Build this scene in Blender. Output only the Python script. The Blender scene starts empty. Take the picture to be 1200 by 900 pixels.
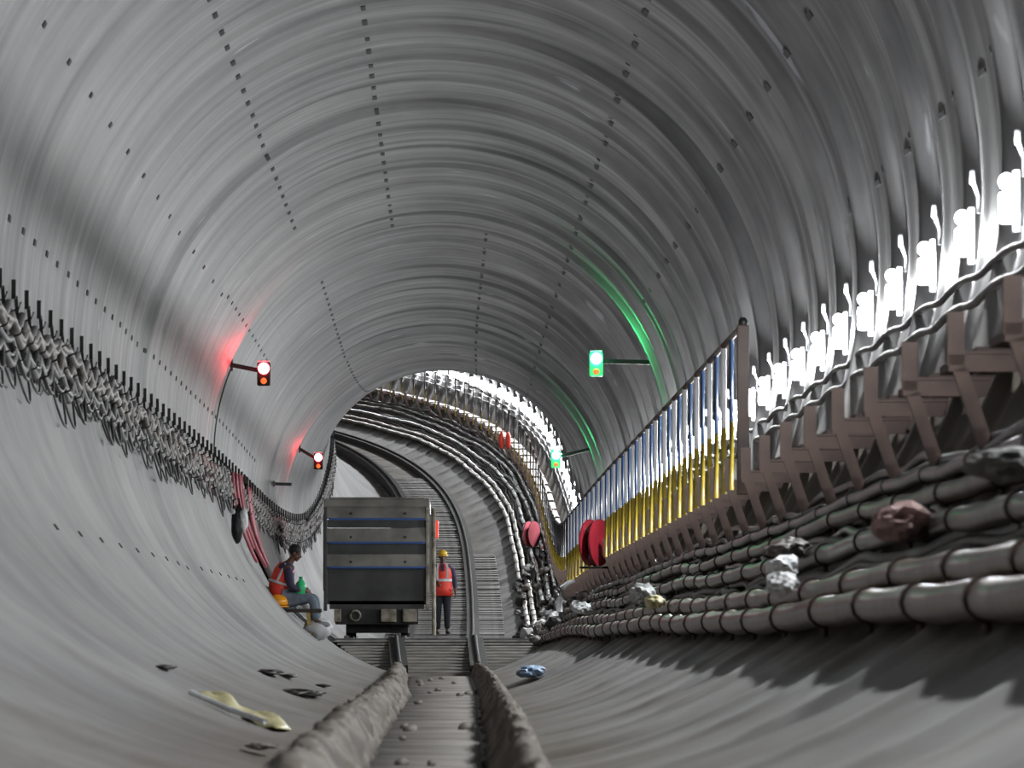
import bpy, bmesh, math, random
from mathutils import Vector, Matrix, Euler
R_ = random.Random(7)
PI = math.pi
sc = bpy.context.scene
COL = sc.collection

# ------------------------------------------------------------------ tunnel axis
RAD = 2.9
KN = [0, 90, 110, 125, 140, 155, 170, 190, 220, 320]
KX = [0, -1.413, 5.099, -.814, -3.061, -6.045, -23.423, -31.426, -31.191, -31.189]
KZ = [0, -3.693, 5.306, 24.55, 28.462, 13.406, -5.123, -7.292, -4.293, -4.227]
def interp(x, xs, ys):
    if x <= xs[0]: return ys[0]
    for i in range(1, len(xs)):
        if x <= xs[i]:
            t = (x - xs[i-1]) / (xs[i] - xs[i-1])
            return ys[i-1] * (1-t) + ys[i] * t
    return ys[-1]
CX, CZ = [0.], [0.]
_sx = _sz = 0.
for i in range(1, 331):
    kx = interp(i, KN, KX) * 1e-4 if i >= 80 else 0
    kz = interp(i, KN, KZ) * 1e-4 if i >= 80 else 0
    _sx += kx; _sz += kz
    CX.append(CX[-1] + _sx); CZ.append(CZ[-1] + _sz)
def cen(y):
    if y <= 1: return 0., 0.
    i = min(int(y), 328); t = y - i
    def cr(A):
        a, b, c, d = A[i-1], A[i], A[i+1], A[i+2]
        return b + .5*t*(c-a + t*(2*a-5*b+4*c-d + t*(3*(b-c)+d-a)))
    return cr(CX), cr(CZ)
def W(y, a, h):                       # along the tunnel, across it, above its lowest line
    cx, cz = cen(y)
    return Vector((cx + a, y, cz + h))
def Wp(y, deg, r):
    t = math.radians(deg)
    return W(y, r*math.cos(t), RAD + r*math.sin(t))
def frame(y):
    (x0, z0), (x1, z1) = cen(y-.5), cen(y+.5)
    yaw = -math.atan2(x1-x0, 1.); pit = math.atan2(z1-z0, 1.)
    return (pit, 0., yaw)

# ------------------------------------------------------------------ materials
def mat(name, color, rough=.6, metal=0., emit=None, es=0., noise=0., nscale=8., color2=None, bump=0., spec=.5, trans=0.):
    m = bpy.data.materials.new(name); m.use_nodes = True
    nt = m.node_tree; b = nt.nodes['Principled BSDF']
    b.inputs['Base Color'].default_value = (*color, 1)
    b.inputs['Roughness'].default_value = rough
    b.inputs['Metallic'].default_value = metal
    b.inputs['Specular IOR Level'].default_value = spec
    if emit:
        b.inputs['Emission Color'].default_value = (*emit, 1); b.inputs['Emission Strength'].default_value = es
    if noise or bump:
        tc = nt.nodes.new('ShaderNodeTexCoord'); n = nt.nodes.new('ShaderNodeTexNoise')
        n.inputs['Scale'].default_value = nscale; n.inputs['Detail'].default_value = 5
        nt.links.new(tc.outputs['Object'], n.inputs['Vector'])
        if noise:
            r = nt.nodes.new('ShaderNodeValToRGB')
            c2 = color2 or tuple(c*(1-noise) for c in color)
            r.color_ramp.elements[0].position = .38; r.color_ramp.elements[1].position = .62
            r.color_ramp.elements[0].color = (*c2, 1); r.color_ramp.elements[1].color = (*color, 1)
            nt.links.new(n.outputs['Fac'], r.inputs['Fac']); nt.links.new(r.outputs['Color'], b.inputs['Base Color'])
        if bump:
            bp = nt.nodes.new('ShaderNodeBump'); bp.inputs['Strength'].default_value = bump; bp.inputs['Distance'].default_value = .02
            nt.links.new(n.outputs['Fac'], bp.inputs['Height']); nt.links.new(bp.outputs['Normal'], b.inputs['Normal'])
    return m

def lining_mat():
    m = bpy.data.materials.new('lining_concrete'); m.use_nodes = True
    nt = m.node_tree; L = nt.links; N = nt.nodes.new; b = nt.nodes['Principled BSDF']
    uv = N('ShaderNodeUVMap'); uv.uv_map = 'UVMap'           # u = metres along, v = metres around
    def noise(sx, sy, detail, off=0.):
        mp = N('ShaderNodeMapping'); mp.inputs['Scale'].default_value = (sx, sy, 1); mp.inputs['Location'].default_value = (off, off*.7, off)
        n = N('ShaderNodeTexNoise'); n.inputs['Scale'].default_value = 1; n.inputs['Detail'].default_value = detail; n.inputs['Roughness'].default_value = .6
        L.new(uv.outputs[0], mp.inputs[0]); L.new(mp.outputs[0], n.inputs[0]); return n
    def ramp(fac, p0, p1, c0, c1):
        r = N('ShaderNodeValToRGB'); e = r.color_ramp.elements
        e[0].position = p0; e[1].position = p1; e[0].color = (*c0, 1); e[1].color = (*c1, 1)
        L.new(fac, r.inputs[0]); return r
    def mix(kind, f, a, c):
        x = N('ShaderNodeMix'); x.data_type = 'RGBA'; x.blend_type = kind
        if isinstance(f, float): x.inputs[0].default_value = f
        else: L.new(f, x.inputs[0])
        for s, i in ((a, 6), (c, 7)):
            if isinstance(s, tuple): x.inputs[i].default_value = (*s, 1)
            else: L.new(s, x.inputs[i])
        return x.outputs[2]
    g1 = noise(1.6, .22, 7, 3.)                                # trowel streaks running round each ring
    g2 = noise(.22, .5, 4, 11.)                                # broad patches
    g3 = noise(4.5, .35, 5, 23.)
    base = ramp(g1.outputs[0], .36, .66, (.13, .13, .132), (.29, .288, .285)).outputs[0]
    base = mix('MULTIPLY', 1., base, ramp(g2.outputs[0], .38, .62, (.66, .66, .67), (1, 1, 1)).outputs[0])
    base = mix('MULTIPLY', 1., base, ramp(g3.outputs[0], .30, .52, (.55, .55, .55), (1, 1, 1)).outputs[0])
    # pale scuffs
    g4 = noise(2.6, .9, 3, 41.)
    base = mix('MIX', ramp(g4.outputs[0], .66, .72, (0, 0, 0), (.55, .55, .55)).outputs[0], base, (.5, .51, .54))
    # brown mud and rust along the bottom of the tunnel (v is 0 at the lowest line)
    sp = N('ShaderNodeSeparateXYZ'); L.new(uv.outputs[0], sp.inputs[0])
    wr = N('ShaderNodeMath'); wr.operation = 'WRAP'; wr.inputs[1].default_value = PI*RAD; wr.inputs[2].default_value = -PI*RAD; L.new(sp.outputs[1], wr.inputs[0])
    ab = N('ShaderNodeMath'); ab.operation = 'ABSOLUTE'; L.new(wr.outputs[0], ab.inputs[0])
    # pale dust settled on the upward-facing lower half
    dr = N('ShaderNodeMapRange'); dr.interpolation_type = 'SMOOTHSTEP'; dr.inputs[1].default_value = 4.6; dr.inputs[2].default_value = 3.2; dr.inputs[3].default_value = 0.; dr.inputs[4].default_value = .8
    L.new(ab.outputs[0], dr.inputs[0])
    base = mix('MIX', dr.outputs[0], base, ramp(g2.outputs[0], .35, .65, (.26, .26, .262), (.42, .417, .412)).outputs[0])
    g5 = noise(.5, 1.4, 5, 57.)
    ad = N('ShaderNodeMath'); ad.operation = 'MULTIPLY_ADD'; ad.inputs[1].default_value = 1.8; L.new(g5.outputs[0], ad.inputs[0]); L.new(ab.outputs[0], ad.inputs[2])
    mud = ramp(ad.outputs[0], 0., 1., (1, 1, 1), (0, 0, 0)); mud.color_ramp.elements[0].position = .72*.5; mud.color_ramp.elements[1].position = .86
    sc_ = N('ShaderNodeMath'); sc_.operation = 'MULTIPLY'; sc_.inputs[1].default_value = .42; sc_.inputs[1].default_value = .34; L.new(ad.outputs[0], sc_.inputs[0]); L.new(sc_.outputs[0], mud.inputs[0])
    base = mix('MIX', mud.outputs[0], base, mix('MIX', g1.outputs[0], (.06, .045, .03), (.17, .14, .10)))
    # brown dirt plus painted-in shade behind the lower right hoses and brackets
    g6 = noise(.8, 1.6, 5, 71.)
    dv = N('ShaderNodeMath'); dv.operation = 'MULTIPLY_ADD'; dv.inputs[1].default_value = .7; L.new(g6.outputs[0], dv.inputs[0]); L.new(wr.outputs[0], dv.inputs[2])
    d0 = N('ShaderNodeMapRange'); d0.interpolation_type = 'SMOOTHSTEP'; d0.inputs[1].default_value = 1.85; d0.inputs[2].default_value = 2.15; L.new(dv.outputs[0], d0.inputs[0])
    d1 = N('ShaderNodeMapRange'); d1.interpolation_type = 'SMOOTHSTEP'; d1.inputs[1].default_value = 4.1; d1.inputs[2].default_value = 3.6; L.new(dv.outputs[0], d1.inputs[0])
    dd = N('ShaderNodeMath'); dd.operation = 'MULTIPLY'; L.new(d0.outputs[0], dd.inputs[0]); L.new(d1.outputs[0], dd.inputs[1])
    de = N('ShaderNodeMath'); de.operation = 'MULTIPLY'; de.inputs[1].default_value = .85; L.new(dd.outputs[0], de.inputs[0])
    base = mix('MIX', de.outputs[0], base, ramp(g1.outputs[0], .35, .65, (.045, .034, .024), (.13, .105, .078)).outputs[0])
    L.new(base, b.inputs['Base Color'])
    rr = N('ShaderNodeMapRange'); rr.inputs[3].default_value = .5; rr.inputs[4].default_value = .72; b.inputs['Specular IOR Level'].default_value = .15
    L.new(g3.outputs[0], rr.inputs[0]); L.new(rr.outputs[0], b.inputs['Roughness'])
    bp = N('ShaderNodeBump'); bp.inputs['Strength'].default_value = .25; bp.inputs['Distance'].default_value = .01
    L.new(g1.outputs[0], bp.inputs['Height']); L.new(bp.outputs[0], b.inputs['Normal'])
    return m

M = {}
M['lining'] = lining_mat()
M['pocket'] = mat('joint_pocket', (.012, .012, .013), .9)
M['kerb'] = mat('kerb_concrete', (.19, .165, .135), .8, noise=.6, nscale=3.4, color2=(.06, .042, .028), bump=.9)
M['beam'] = mat('track_beam_steel', (.035, .033, .031), .7, .1, noise=.5, nscale=3, bump=.3)
M['mudfloor'] = mat('channel_mud', (.22, .20, .18), .8, noise=.7, nscale=1.1, color2=(.10, .085, .065), bump=.8)
M['ramprib'] = mat('worn_bright_rib', (.50, .48, .44), .4, .1, noise=.35, nscale=3)
M['ribsteel'] = mat('worn_rib_steel', (.26, .25, .24), .45, .2, noise=.4, nscale=4)
M['steel'] = mat('dull_steel', (.22, .215, .21), .38, .7, noise=.5, nscale=4)
M['darksteel'] = mat('dark_steel', (.035, .033, .032), .5, .5, noise=.4, nscale=6)
M['rust'] = mat('red_brown_painted_steel', (.085, .055, .044), .6, .1, noise=.6, nscale=3.5, color2=(.04, .025, .022))
M['black'] = mat('black_rubber', (.012, .012, .013), .5)
M['pipe'] = mat('dusty_brown_hose', (.125, .09, .062), .36, 0, noise=.6, nscale=5, color2=(.07, .05, .035), bump=.3)
M['pipegrey'] = mat('dark_grey_cable', (.09, .085, .08), .34, 0, noise=.5, nscale=6, bump=.3)
M['cable_tan'] = mat('dusty_tan_cable', (.21, .19, .175), .6, noise=.4, nscale=4)
M['cable_grey'] = mat('dusty_grey_cable', (.175, .173, .17), .6, noise=.4, nscale=4)
M['cable_dark'] = mat('dark_cable', (.045, .042, .04), .5, noise=.4, nscale=4)
M['lamp'] = mat('lamp_diffuser', (.9, .9, .9), .4, emit=(.95, .97, 1.), es=14)
M['lampbody'] = mat('lamp_housing', (.55, .56, .58), .4)
M['white'] = mat('white_plastic', (.75, .77, .78), .45, noise=.2, nscale=9)
M['blue'] = mat('blue_paint', (.008, .017, .04), .35)
M['yellow'] = mat('yellow_paint', (.30, .22, .02), .35, noise=.35, nscale=7)
M['post'] = mat('brown_post', (.06, .035, .025), .5, noise=.5, nscale=4)
M['red'] = mat('red_paint', (.30, .016, .03), .4, noise=.25, nscale=5)
M['pinkhose'] = mat('red_rubber_hose', (.52, .12, .15), .45, noise=.3, nscale=3)
M['brown'] = mat('dark_brown_sheet', (.055, .033, .03), .7, noise=.4, nscale=2)
M['wagon'] = mat('grey_wagon_steel', (.25, .24, .215), .5, .15, noise=.35, nscale=1.8, color2=(.13, .125, .11))
M['wagonlow'] = mat('dark_grey_wagon_steel', (.07, .07, .07), .5, .3, noise=.4, nscale=2)
M['wagonblue'] = mat('blue_wagon_strip', (.03, .09, .28), .4)
M['buffer'] = mat('tan_buffer_steel', (.34, .31, .25), .6, noise=.5, nscale=6, color2=(.14, .12, .09))
M['skin'] = mat('skin', (.10, .045, .028), .5)
M['hair'] = mat('black_hair', (.008, .007, .007), .6)
M['eye'] = mat('eye_white', (.6, .58, .55), .3)
M['vest'] = mat('orange_red_vest', (.85, .055, .03), .55, noise=.15, nscale=8)
M['silver'] = mat('silver_band', (.62, .62, .64), .35)
M['navy'] = mat('navy_cloth', (.03, .025, .06), .8)
M['trouser'] = mat('dark_trousers', (.02, .022, .03), .8)
M['jeans'] = mat('pale_blue_jeans', (.16, .20, .25), .8, noise=.3, nscale=12)
M['shoe'] = mat('dark_shoe', (.03, .028, .026), .6)
M['greyshoe'] = mat('grey_boot', (.25, .27, .29), .6)
M['helmet_y'] = mat('yellow_helmet', (.80, .50, .04), .3)
M['helmet_o'] = mat('orange_helmet', (.85, .33, .01), .3)
M['green'] = mat('green_plastic', (.02, .36, .10), .22)
M['bottle'] = mat('green_bottle', (.04, .55, .20), .12)
M['sack'] = mat('white_sack', (.60, .61, .61), .7, noise=.2, nscale=6, bump=.5)
M['plank'] = mat('dark_plank', (.05, .035, .025), .7, noise=.4, nscale=5)
M['wood'] = mat('yellow_wood', (.50, .34, .10), .6, noise=.3, nscale=8)
M['yellowsheet'] = mat('pale_yellow_sheet', (.66, .60, .30), .5, noise=.3, nscale=5)
M['bluebag'] = mat('pale_blue_bag', (.32, .46, .66), .5, noise=.25, nscale=7)
M['green_lens'] = mat('green_signal_lens', (.05, .9, .3), .3, emit=(.04, 1., .32), es=30)
M['green_box'] = mat('green_lit_box', (.10, .55, .22), .4, emit=(.04, .9, .25), es=.5)
M['red_lens'] = mat('red_signal_lens', (.9, .1, .1), .3, emit=(1., .05, .06), es=30)
M['orange_lens'] = mat('orange_lens', (.7, .18, .03), .3, emit=(1., .18, .04), es=.7)
M['reflector'] = mat('red_reflector', (.9, .07, .05), .3, emit=(1., .06, .03), es=.5)
M['cloth_pink'] = mat('dusty_pink_cloth', (.42, .27, .25), .8, noise=.4, nscale=7)
M['concbits'] = mat('rubble', (.30, .28, .25), .8, noise=.6, nscale=9)

# ------------------------------------------------------------------ helpers
def tag(o, label=None, cat=None, group=None, kind=None):
    if label: o['label'] = label
    if cat: o['category'] = cat
    if group: o['group'] = group
    if kind: o['kind'] = kind
    return o
def obj(name, bm, m, parent=None, smooth=False):
    me = bpy.data.meshes.new(name); bm.normal_update(); bm.to_mesh(me); bm.free()
    for x in (m if isinstance(m, list) else [m]): me.materials.append(M[x] if isinstance(x, str) else x)
    if smooth:
        for p in me.polygons: p.use_smooth = True
    o = bpy.data.objects.new(name, me); COL.objects.link(o)
    if parent: o.parent = parent
    return o
def thing(name, label, cat, loc=(0, 0, 0), rot=(0, 0, 0), group=None):
    o = bpy.data.objects.new(name, None); o.empty_display_size = .1; COL.objects.link(o)
    o.location = loc; o.rotation_euler = rot
    return tag(o, label, cat, group)
KIDS = {}
def dup(root, loc, rot=(0, 0, 0), label=None):
    if root.name not in KIDS:
        ch = [o for o in COL.objects if o.parent == root]
        KIDS[root.name] = [(c, [g for g in COL.objects if g.parent == c]) for c in ch]
    r = root.copy(); COL.objects.link(r); r.location = loc; r.rotation_euler = rot
    if label: r['label'] = label
    for c, gs in KIDS[root.name]:
        c2 = c.copy(); COL.objects.link(c2); c2.parent = r
        for g in gs:
            g2 = g.copy(); COL.objects.link(g2); g2.parent = c2
    return r
def box(bm, c, s, rot=None, bev=0.):
    ret = bmesh.ops.create_cube(bm, size=1.)
    vs = ret['verts']
    mt = Matrix.Translation(c) @ (rot.to_matrix().to_4x4() if rot else Matrix()) @ Matrix.Diagonal((*s, 1))
    bmesh.ops.transform(bm, matrix=mt, verts=vs)
    if bev:
        es = list({e for v in vs for e in v.link_edges})
        bmesh.ops.bevel(bm, geom=es, offset=bev, segments=2, affect='EDGES', profile=.5)
def tube(bm, pts, r, n=10, cap=True):
    pts = [Vector(p) for p in pts]; rings = []
    up = Vector((0, 0, 1))
    for i, p in enumerate(pts):
        t = (pts[min(i+1, len(pts)-1)] - pts[max(i-1, 0)]).normalized()
        u = up if abs(t.dot(up)) < .9 else Vector((1, 0, 0))
        a = t.cross(u).normalized(); b = a.cross(t).normalized()
        rr = r(i) if callable(r) else (r[i] if isinstance(r, (list, tuple)) else r)
        rings.append([bm.verts.new(p + a*rr*math.cos(2*PI*k/n) + b*rr*math.sin(2*PI*k/n)) for k in range(n)])
    for A, B in zip(rings, rings[1:]):
        for k in range(n): bm.faces.new((A[k], A[(k+1) % n], B[(k+1) % n], B[k]))
    if cap:
        bm.faces.new(rings[0]); bm.faces.new(rings[-1][::-1])
def ell(bm, c, s, u=16, v=10, rot=None):
    ret = bmesh.ops.create_uvsphere(bm, u_segments=u, v_segments=v, radius=1.)
    mt = Matrix.Translation(c) @ (rot.to_matrix().to_4x4() if rot else Matrix()) @ Matrix.Diagonal((*s, 1))
    bmesh.ops.transform(bm, matrix=mt, verts=ret['verts']); return ret['verts']
def crumple(bm, c, s, seed, amp=.35, sub=3):
    rr = random.Random(seed)
    ret = bmesh.ops.create_icosphere(bm, subdivisions=sub, radius=1.)
    ph = [(rr.uniform(2, 6)*k, rr.uniform(2, 6)*k, rr.uniform(2, 6)*k, rr.uniform(0, 6)) for k in (1, 1, 1.7, 2.2, 3)]
    for v in ret['verts']:
        d = sum(math.sin(a*v.co.x + b*v.co.y + c_*v.co.z + q) for a, b, c_, q in ph) / 5
        v.co *= 1 + amp*d
        v.co = Vector((v.co.x*s[0], v.co.y*s[1], v.co.z*s[2])) + Vector(c)
NB = bmesh.new

# ------------------------------------------------------------------ the lining
LP = 2.69                      # one ring of lining and one lamp every 2.69 m
LY0 = 33.8                     # where one of the lamps stands
def smooth(t):
    t = max(0., min(1., t)); return t*t*(3-2*t)
def prof(y, a=0.):             # radius of the inner face along the tunnel, a = angle round it
    d = ((y - LY0) / LP + .5) % 1. * LP - LP/2          # distance from the nearest lamp
    a = (a + PI) % (2*PI) - PI
    w = max(0, math.cos((a - .35)*.8))**2 if -1.2 < a < 2.3 else 0.
    kr_ = int(math.floor((y - LY0) / LP + .5)); f_ = .55 + .65*((kr_*0.618034) % 1.)
    step = f_*smooth((d-.22)/.16) * (1 - smooth((d-.42)/.85))  # added rib, deeper on the right, shaped to catch lamplight as bands
    low = math.exp(-((d+.40)/.16)**2)  # lower rib added to shade the wall between lamps
    r = -(.007 + .105*w)*step - (.003 + .033*w)*low + .004*math.sin(y*2.3)
    for y0, y1, dep in ((58.5, 63.8, .05), (103, 109, .045), (128, 133, .04), (22, 27, .03)):
        if y0 < y < y1 + .6:
            r += dep * ((y-y0)/(y1-y0) if y < y1 else max(0, 1-(y-y1)/.6))
    return RAD + r
def lining(name, d0, d1, nseg):
    me = bpy.data.meshes.new(name); vs, fs, uvs = [], [], []
    ys = []; y = -27.
    while y < 268: ys.append(y); y += LP/36 if 10 < y < 125 else LP/14
    A = [math.radians(d0 + (d1-d0)*k/nseg) for k in range(nseg+1)]
    
    for j, y in enumerate(ys):
        cx, cz = cen(y)
        for a in A: r_ = prof(y, a); vs.append((cx + r_*math.cos(a), y, cz + RAD + r_*math.sin(a)))
    n = nseg+1
    for j in range(len(ys)-1):
        for k in range(nseg):
            fs.append((j*n+k, (j+1)*n+k, (j+1)*n+k+1, j*n+k+1))
            ua = [(ys[j], A[k]), (ys[j+1], A[k]), (ys[j+1], A[k+1]), (ys[j], A[k+1])]
            for yy, aa in ua: uvs.append((yy, (aa + PI/2) * RAD))
    me.from_pydata(vs, [], fs); uvl = me.uv_layers.new(name='UVMap')
    for i, u in enumerate(uvs): uvl.data[i].uv = u
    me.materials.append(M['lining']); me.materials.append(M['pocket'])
    for p in me.polygons: p.use_smooth = True
    return me
def pockets(me, rows):          # small dark joint slots, proud of nothing: 4 mm in front of the concrete
    bm = NB(); bm.from_mesh(me)
    for deg, ya, yb, p, ln, wd in rows:
        k = math.ceil((ya - 33.1)/p)
        y = 33.1 + k*p
        while y < yb:
            da = math.degrees(wd*.8/2/RAD); q = []
            for yy, dd, ri in [(yy, dd, ri) for ri in (-.007, .05) for yy, dd in ((y-ln/2, deg-da), (y+ln/2, deg-da), (y+ln/2, deg+da), (y-ln/2, deg+da))]:
                q.append(bm.verts.new(Wp(yy, dd, prof(yy, math.radians(dd)) + ri)))
            for f in ((0, 1, 2, 3), (4, 5, 6, 7), (0, 1, 5, 4), (1, 2, 6, 5), (2, 3, 7, 6), (3, 0, 4, 7)):
                fc = bm.faces.new([q[i] for i in f]); fc.material_index = 1
            y += p
    bm.to_mesh(me); bm.free()
H = LP/2
def add_struct(name, me):
    o = bpy.data.objects.new(name, me); COL.objects.link(o); o['kind'] = 'structure'; return o
me = lining('ceiling', 40, 140, 56)
pockets(me, [(125, 30, 76, H, .36, .05), (101.8, 18, 82, H, .42, .05), (78, 82, 150, H, .4, .05), (123, 86, 150, H, .36, .05), (56, 20, 44, LP, .36, .05), (56, 44, 150, H, .36, .05)])
add_struct('ceiling', me)
me = lining('wall_left', 140, 232, 52)
pockets(me, [(148, 30, 75, LP, .22, .05), (147, 74, 92, H, .2, .05), (170.6, 30, 101, H, .22, .055), (215, 40, 80, LP, .2, .05)])
add_struct('wall_left', me)
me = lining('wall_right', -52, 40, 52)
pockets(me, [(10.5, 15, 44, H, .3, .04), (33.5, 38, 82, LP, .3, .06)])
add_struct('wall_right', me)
add_struct('floor', lining('floor', 232, 308, 44))

# channel floor and the two low kerbs that carry the rails
def strip(name, ys, sect, m, smooth=False, jit=0.):       # sect(y) -> list of (a, h), closed loop
    bm = NB(); prev = None
    for y in ys:
        ring = [bm.verts.new(W(y + R_.uniform(-jit, jit), a + R_.uniform(-jit, jit), h + R_.uniform(-jit, jit))) for a, h in sect(y)]
        if prev:
            n = len(ring)
            for k in range(n): bm.faces.new((prev[k], prev[(k+1) % n], ring[(k+1) % n], ring[k]))
        else: bm.faces.new(ring[::-1])
        prev = ring
    bm.faces.new(prev)
    return obj(name, bm, m, smooth=smooth)
def rng(a, b, s):
    n = max(1, int((b-a)/s)); return [a + (b-a)*i/n for i in range(n+1)]
def wob(y, s, a): return a*(math.sin(y*2.1+s) + .6*math.sin(y*4.7+s*2) + .5*math.sin(y*9.3+s*3))
def wallh(a): return RAD - math.sqrt(max(0, RAD**2 - a*a))
def kl(y): return interp(y, [0, 16, 30, 56, 62, 98], [-.28, -.28, -.34, -.34, -.42, -.62])
def kr(y): return interp(y, [0, 16, 30, 60, 98], [.32, .33, .41, .51, .56])
def secl(y):
    a = kl(y) + wob(y, 1, .008); t = .215 + wob(y, 4, .008)
    return [(a+.13, .01), (a+.105+wob(y, 5, .012), .07), (a+.08+wob(y, 2, .014), t-.08), (a+.045, t-.02), (a+.02, t+.002), (a-.015, t+.004), (a-.035, t-.012), (a-.05, t-.05), (a-.08, t-.10), (a-.13, wallh(a-.13)-.03)]
def secr(y):
    a = kr(y) + wob(y, 6, .008); t = .205 + wob(y, 9, .008)
    return [(a+.13, wallh(a+.13)-.03), (a+.06, t-.09), (a+.032, t-.02), (a+.015, t), (a-.008, t+.003), (a-.026, t-.01), (a-.045+wob(y, 3, .012), t-.07), (a-.075, .08), (a-.12, .01)]
o = strip('trim_1', rng(8, 98.5, .13), secl, 'kerb', True, .017); o['kind'] = 'structure'
o = strip('trim_2', rng(8, 98.5, .13), secr, 'kerb', True, .017); o['kind'] = 'structure'
o = strip('trim_3', rng(6, 99, .5), lambda y: [(kr(y)-.15, .0), (kr(y)-.15, .035), (0, .035+wob(y, 0, .006)), (kl(y)+.09, .035), (kl(y)+.09, .0)], 'mudfloor', True)
o['kind'] = 'structure'

# continuous beams carrying the rails over the ramp and round the bend
def beam(name, label, ys, af, hf, w=.22, d=.26):
    t = thing(name, label, 'track beam', W(ys[0], 0, 0))
    T = W(ys[0], 0, 0)
    bm = NB(); prev = None
    for y in ys:
        a, h = af(y), hf(y)
        ring = [bm.verts.new(W(y, *q) - T) for q in ((a-w/2, h-d), (a+w/2, h-d), (a+w/2, h), (a-w/2, h))]
        if prev:
            for k in range(4): bm.faces.new((prev[k], prev[(k+1) % 4], ring[(k+1) % 4], ring[k]))
        else: bm.faces.new(ring[::-1])
        prev = ring
    bm.faces.new(prev); obj('beam', bm, 'beam', t)
    bm = NB(); tube(bm, [W(y, af(y), hf(y)+.03) - T for y in ys], .03, 6); obj('rail', bm, 'beam', t, True)
    return t
YB = [98, 101, 104, 107, 112, 118, 125, 132, 138, 145, 155, 250]
beam('track_beam', 'dark beam carrying the right rail from the ramp round the far bend', rng(98, 250, 1.), lambda y: interp(y, [98, 107, 120, 250], [.60, .58, .53, .50]),
     lambda y: interp(y, YB, [.20, .36, .52, .66, .66, .58, .50, .46, .44, .42, .40, .40]), .26, .3)
beam('track_beam', 'dark beam carrying the left rail from the ramp to behind the muck wagon', rng(98, 250, 1.), lambda y: interp(y, [98, 107, 120, 250], [-.60, -.72, -.82, -.85]),
     lambda y: interp(y, YB, [.20, .36, .52, .66, .66, .58, .5, .46, .46, .50, .52, .52]), .26, .3)

# ribbed steel ramp and platform across the full width
rt = thing('steel_ramp', 'ribbed steel ramp of close transverse bars below the wagon', 'ramp', W(99, 0, 0))
T = W(99, 0, 0)
for k in range(11):
    y = 99 + k*.72; h = .10 + k*.050
    hw = math.sqrt(max(.1, RAD**2-(RAD-h)**2)) - .03
    bm = NB(); c = W(y, 0, h) - T
    box(bm, c, (2*hw, .12, .028), bev=.006)
    box(bm, c - Vector((0, -.3, .10)), (2*hw*.93, .03, .05))
    obj('rib', bm, 'ramprib', rt)
pt = thing('steel_platform', 'flat steel platform at the ramp top carrying the muck wagon', 'platform', W(107, 0, 0))
T = W(107, 0, 0)
bm = NB(); box(bm, Vector((0, 7., .61)), (3.66, 14., .05)); obj('deck', bm, 'steel', pt)
bm = NB(); box(bm, Vector((0, -.02, .635)), (3.70, .06, .03)); obj('edge_bar', bm, 'cable_grey', pt)
for k in range(8):
    bm = NB(); box(bm, Vector((0, .3+k*1.9, .44)), (3.2, .12, .28)); obj('cross_beam', bm, 'darksteel', pt)

# sleepers on the rising floor beyond
def sleeper():
    t = thing('steel_sleeper', 'transverse steel sleeper on the rising tunnel floor past the platform', 'sleeper', group='steel sleepers beyond the platform')
    bm = NB(); box(bm, (0, 0, 0), (2.46, .20, .05), bev=.008); box(bm, (0, 0, -.05), (2.1, .06, .06)); obj('bar', bm, 'ribsteel', t)
    return t
sl = None
for k in range(96):
    y = 123 + k*.67
    if sl is None: sl = sleeper(); sl.location = W(y, -.05, .30); sl.rotation_euler = frame(y)
    else:
        q = dup(sl, W(y, -.05 if y < 160 else -.16, .30 + R_.uniform(-.015, .015)), frame(y))
        if y > 160: q.scale.x = .55
# concrete fill under the sleepers
o = strip('trim_4', rng(122, 250, 1.5), lambda y: [(-1.1, .225), (1.1 if y < 160 else .66, .225), (.6, .05), (-.7, .05)][::-1], 'mudfloor'); o['kind'] = 'structure'

# ------------------------------------------------------------------ lamps on the right wall
def lamp():
    t = thing('wall_lamp', 'x', 'lamp', group='white lamps strung along the right wall')
    bm = NB(); box(bm, (.035, 0, 0), (.03, .09, .30), bev=.006); obj('back_plate', bm, 'lampbody', t)
    bm = NB(); box(bm, (-.01, 0, -.03), (.075, .12, .15), bev=.018); obj('diffuser', bm, 'lamp', t, True)
    bm = NB(); ell(bm, (-.01, 0, .095), (.04, .04, .042), 12, 8); obj('round_bulb', bm, 'lamp', t, True)
    bm = NB(); tube(bm, [(.07, 0, .12), (.075, .01, .2), (.05, .02, .28)], .012, 6); box(bm, (.045, .02, .31), (.03, .03, .08), bev=.01); obj('cable_clip', bm, 'lampbody', t, True)
    bm = NB(); tube(bm, [(.07, 0, -.12), (.05, .01, -.22), (.075, .02, -.36)], .012, 6); obj('lead', bm, 'white', t, True)
    return t
l0 = None; LAMPY = []
LIGHTW = 40.; AREAW = 15.
for k in range(-21, 78):
    y = LY0 + k*LP; LAMPY.append(y)
    p = Wp(y, -5.5, 2.82)
    lab = 'white lamp on the right wall with a round bulb above a square diffuser'
    if l0 is None: l0 = lamp(); l0.location = p; l0['label'] = lab; r = l0
    else: r = dup(l0, p, frame(y), lab)
    ld = bpy.data.lights.new('lamp_light', 'POINT') if k == -21 else ld
    ld.energy = LIGHTW; ld.shadow_soft_size = .035; ld.color = (.96, .98, 1.)
    lo = bpy.data.objects.new('lamp_light', ld); COL.objects.link(lo); lo.parent = r; lo.location = (-.005, -.12, -.01)
    if k == -21:
        la = bpy.data.lights.new('diffuser_light', 'AREA'); la.shape = 'RECTANGLE'; la.size = .14; la.size_y = .12; la.energy = AREAW; la.color = (.96, .98, 1.)
    lo = bpy.data.objects.new('diffuser_light', la); COL.objects.link(lo); lo.parent = r; lo.location = (-.056, 0, -.03); lo.rotation_euler = (0, PI/2 - math.radians(24), 0)
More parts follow.
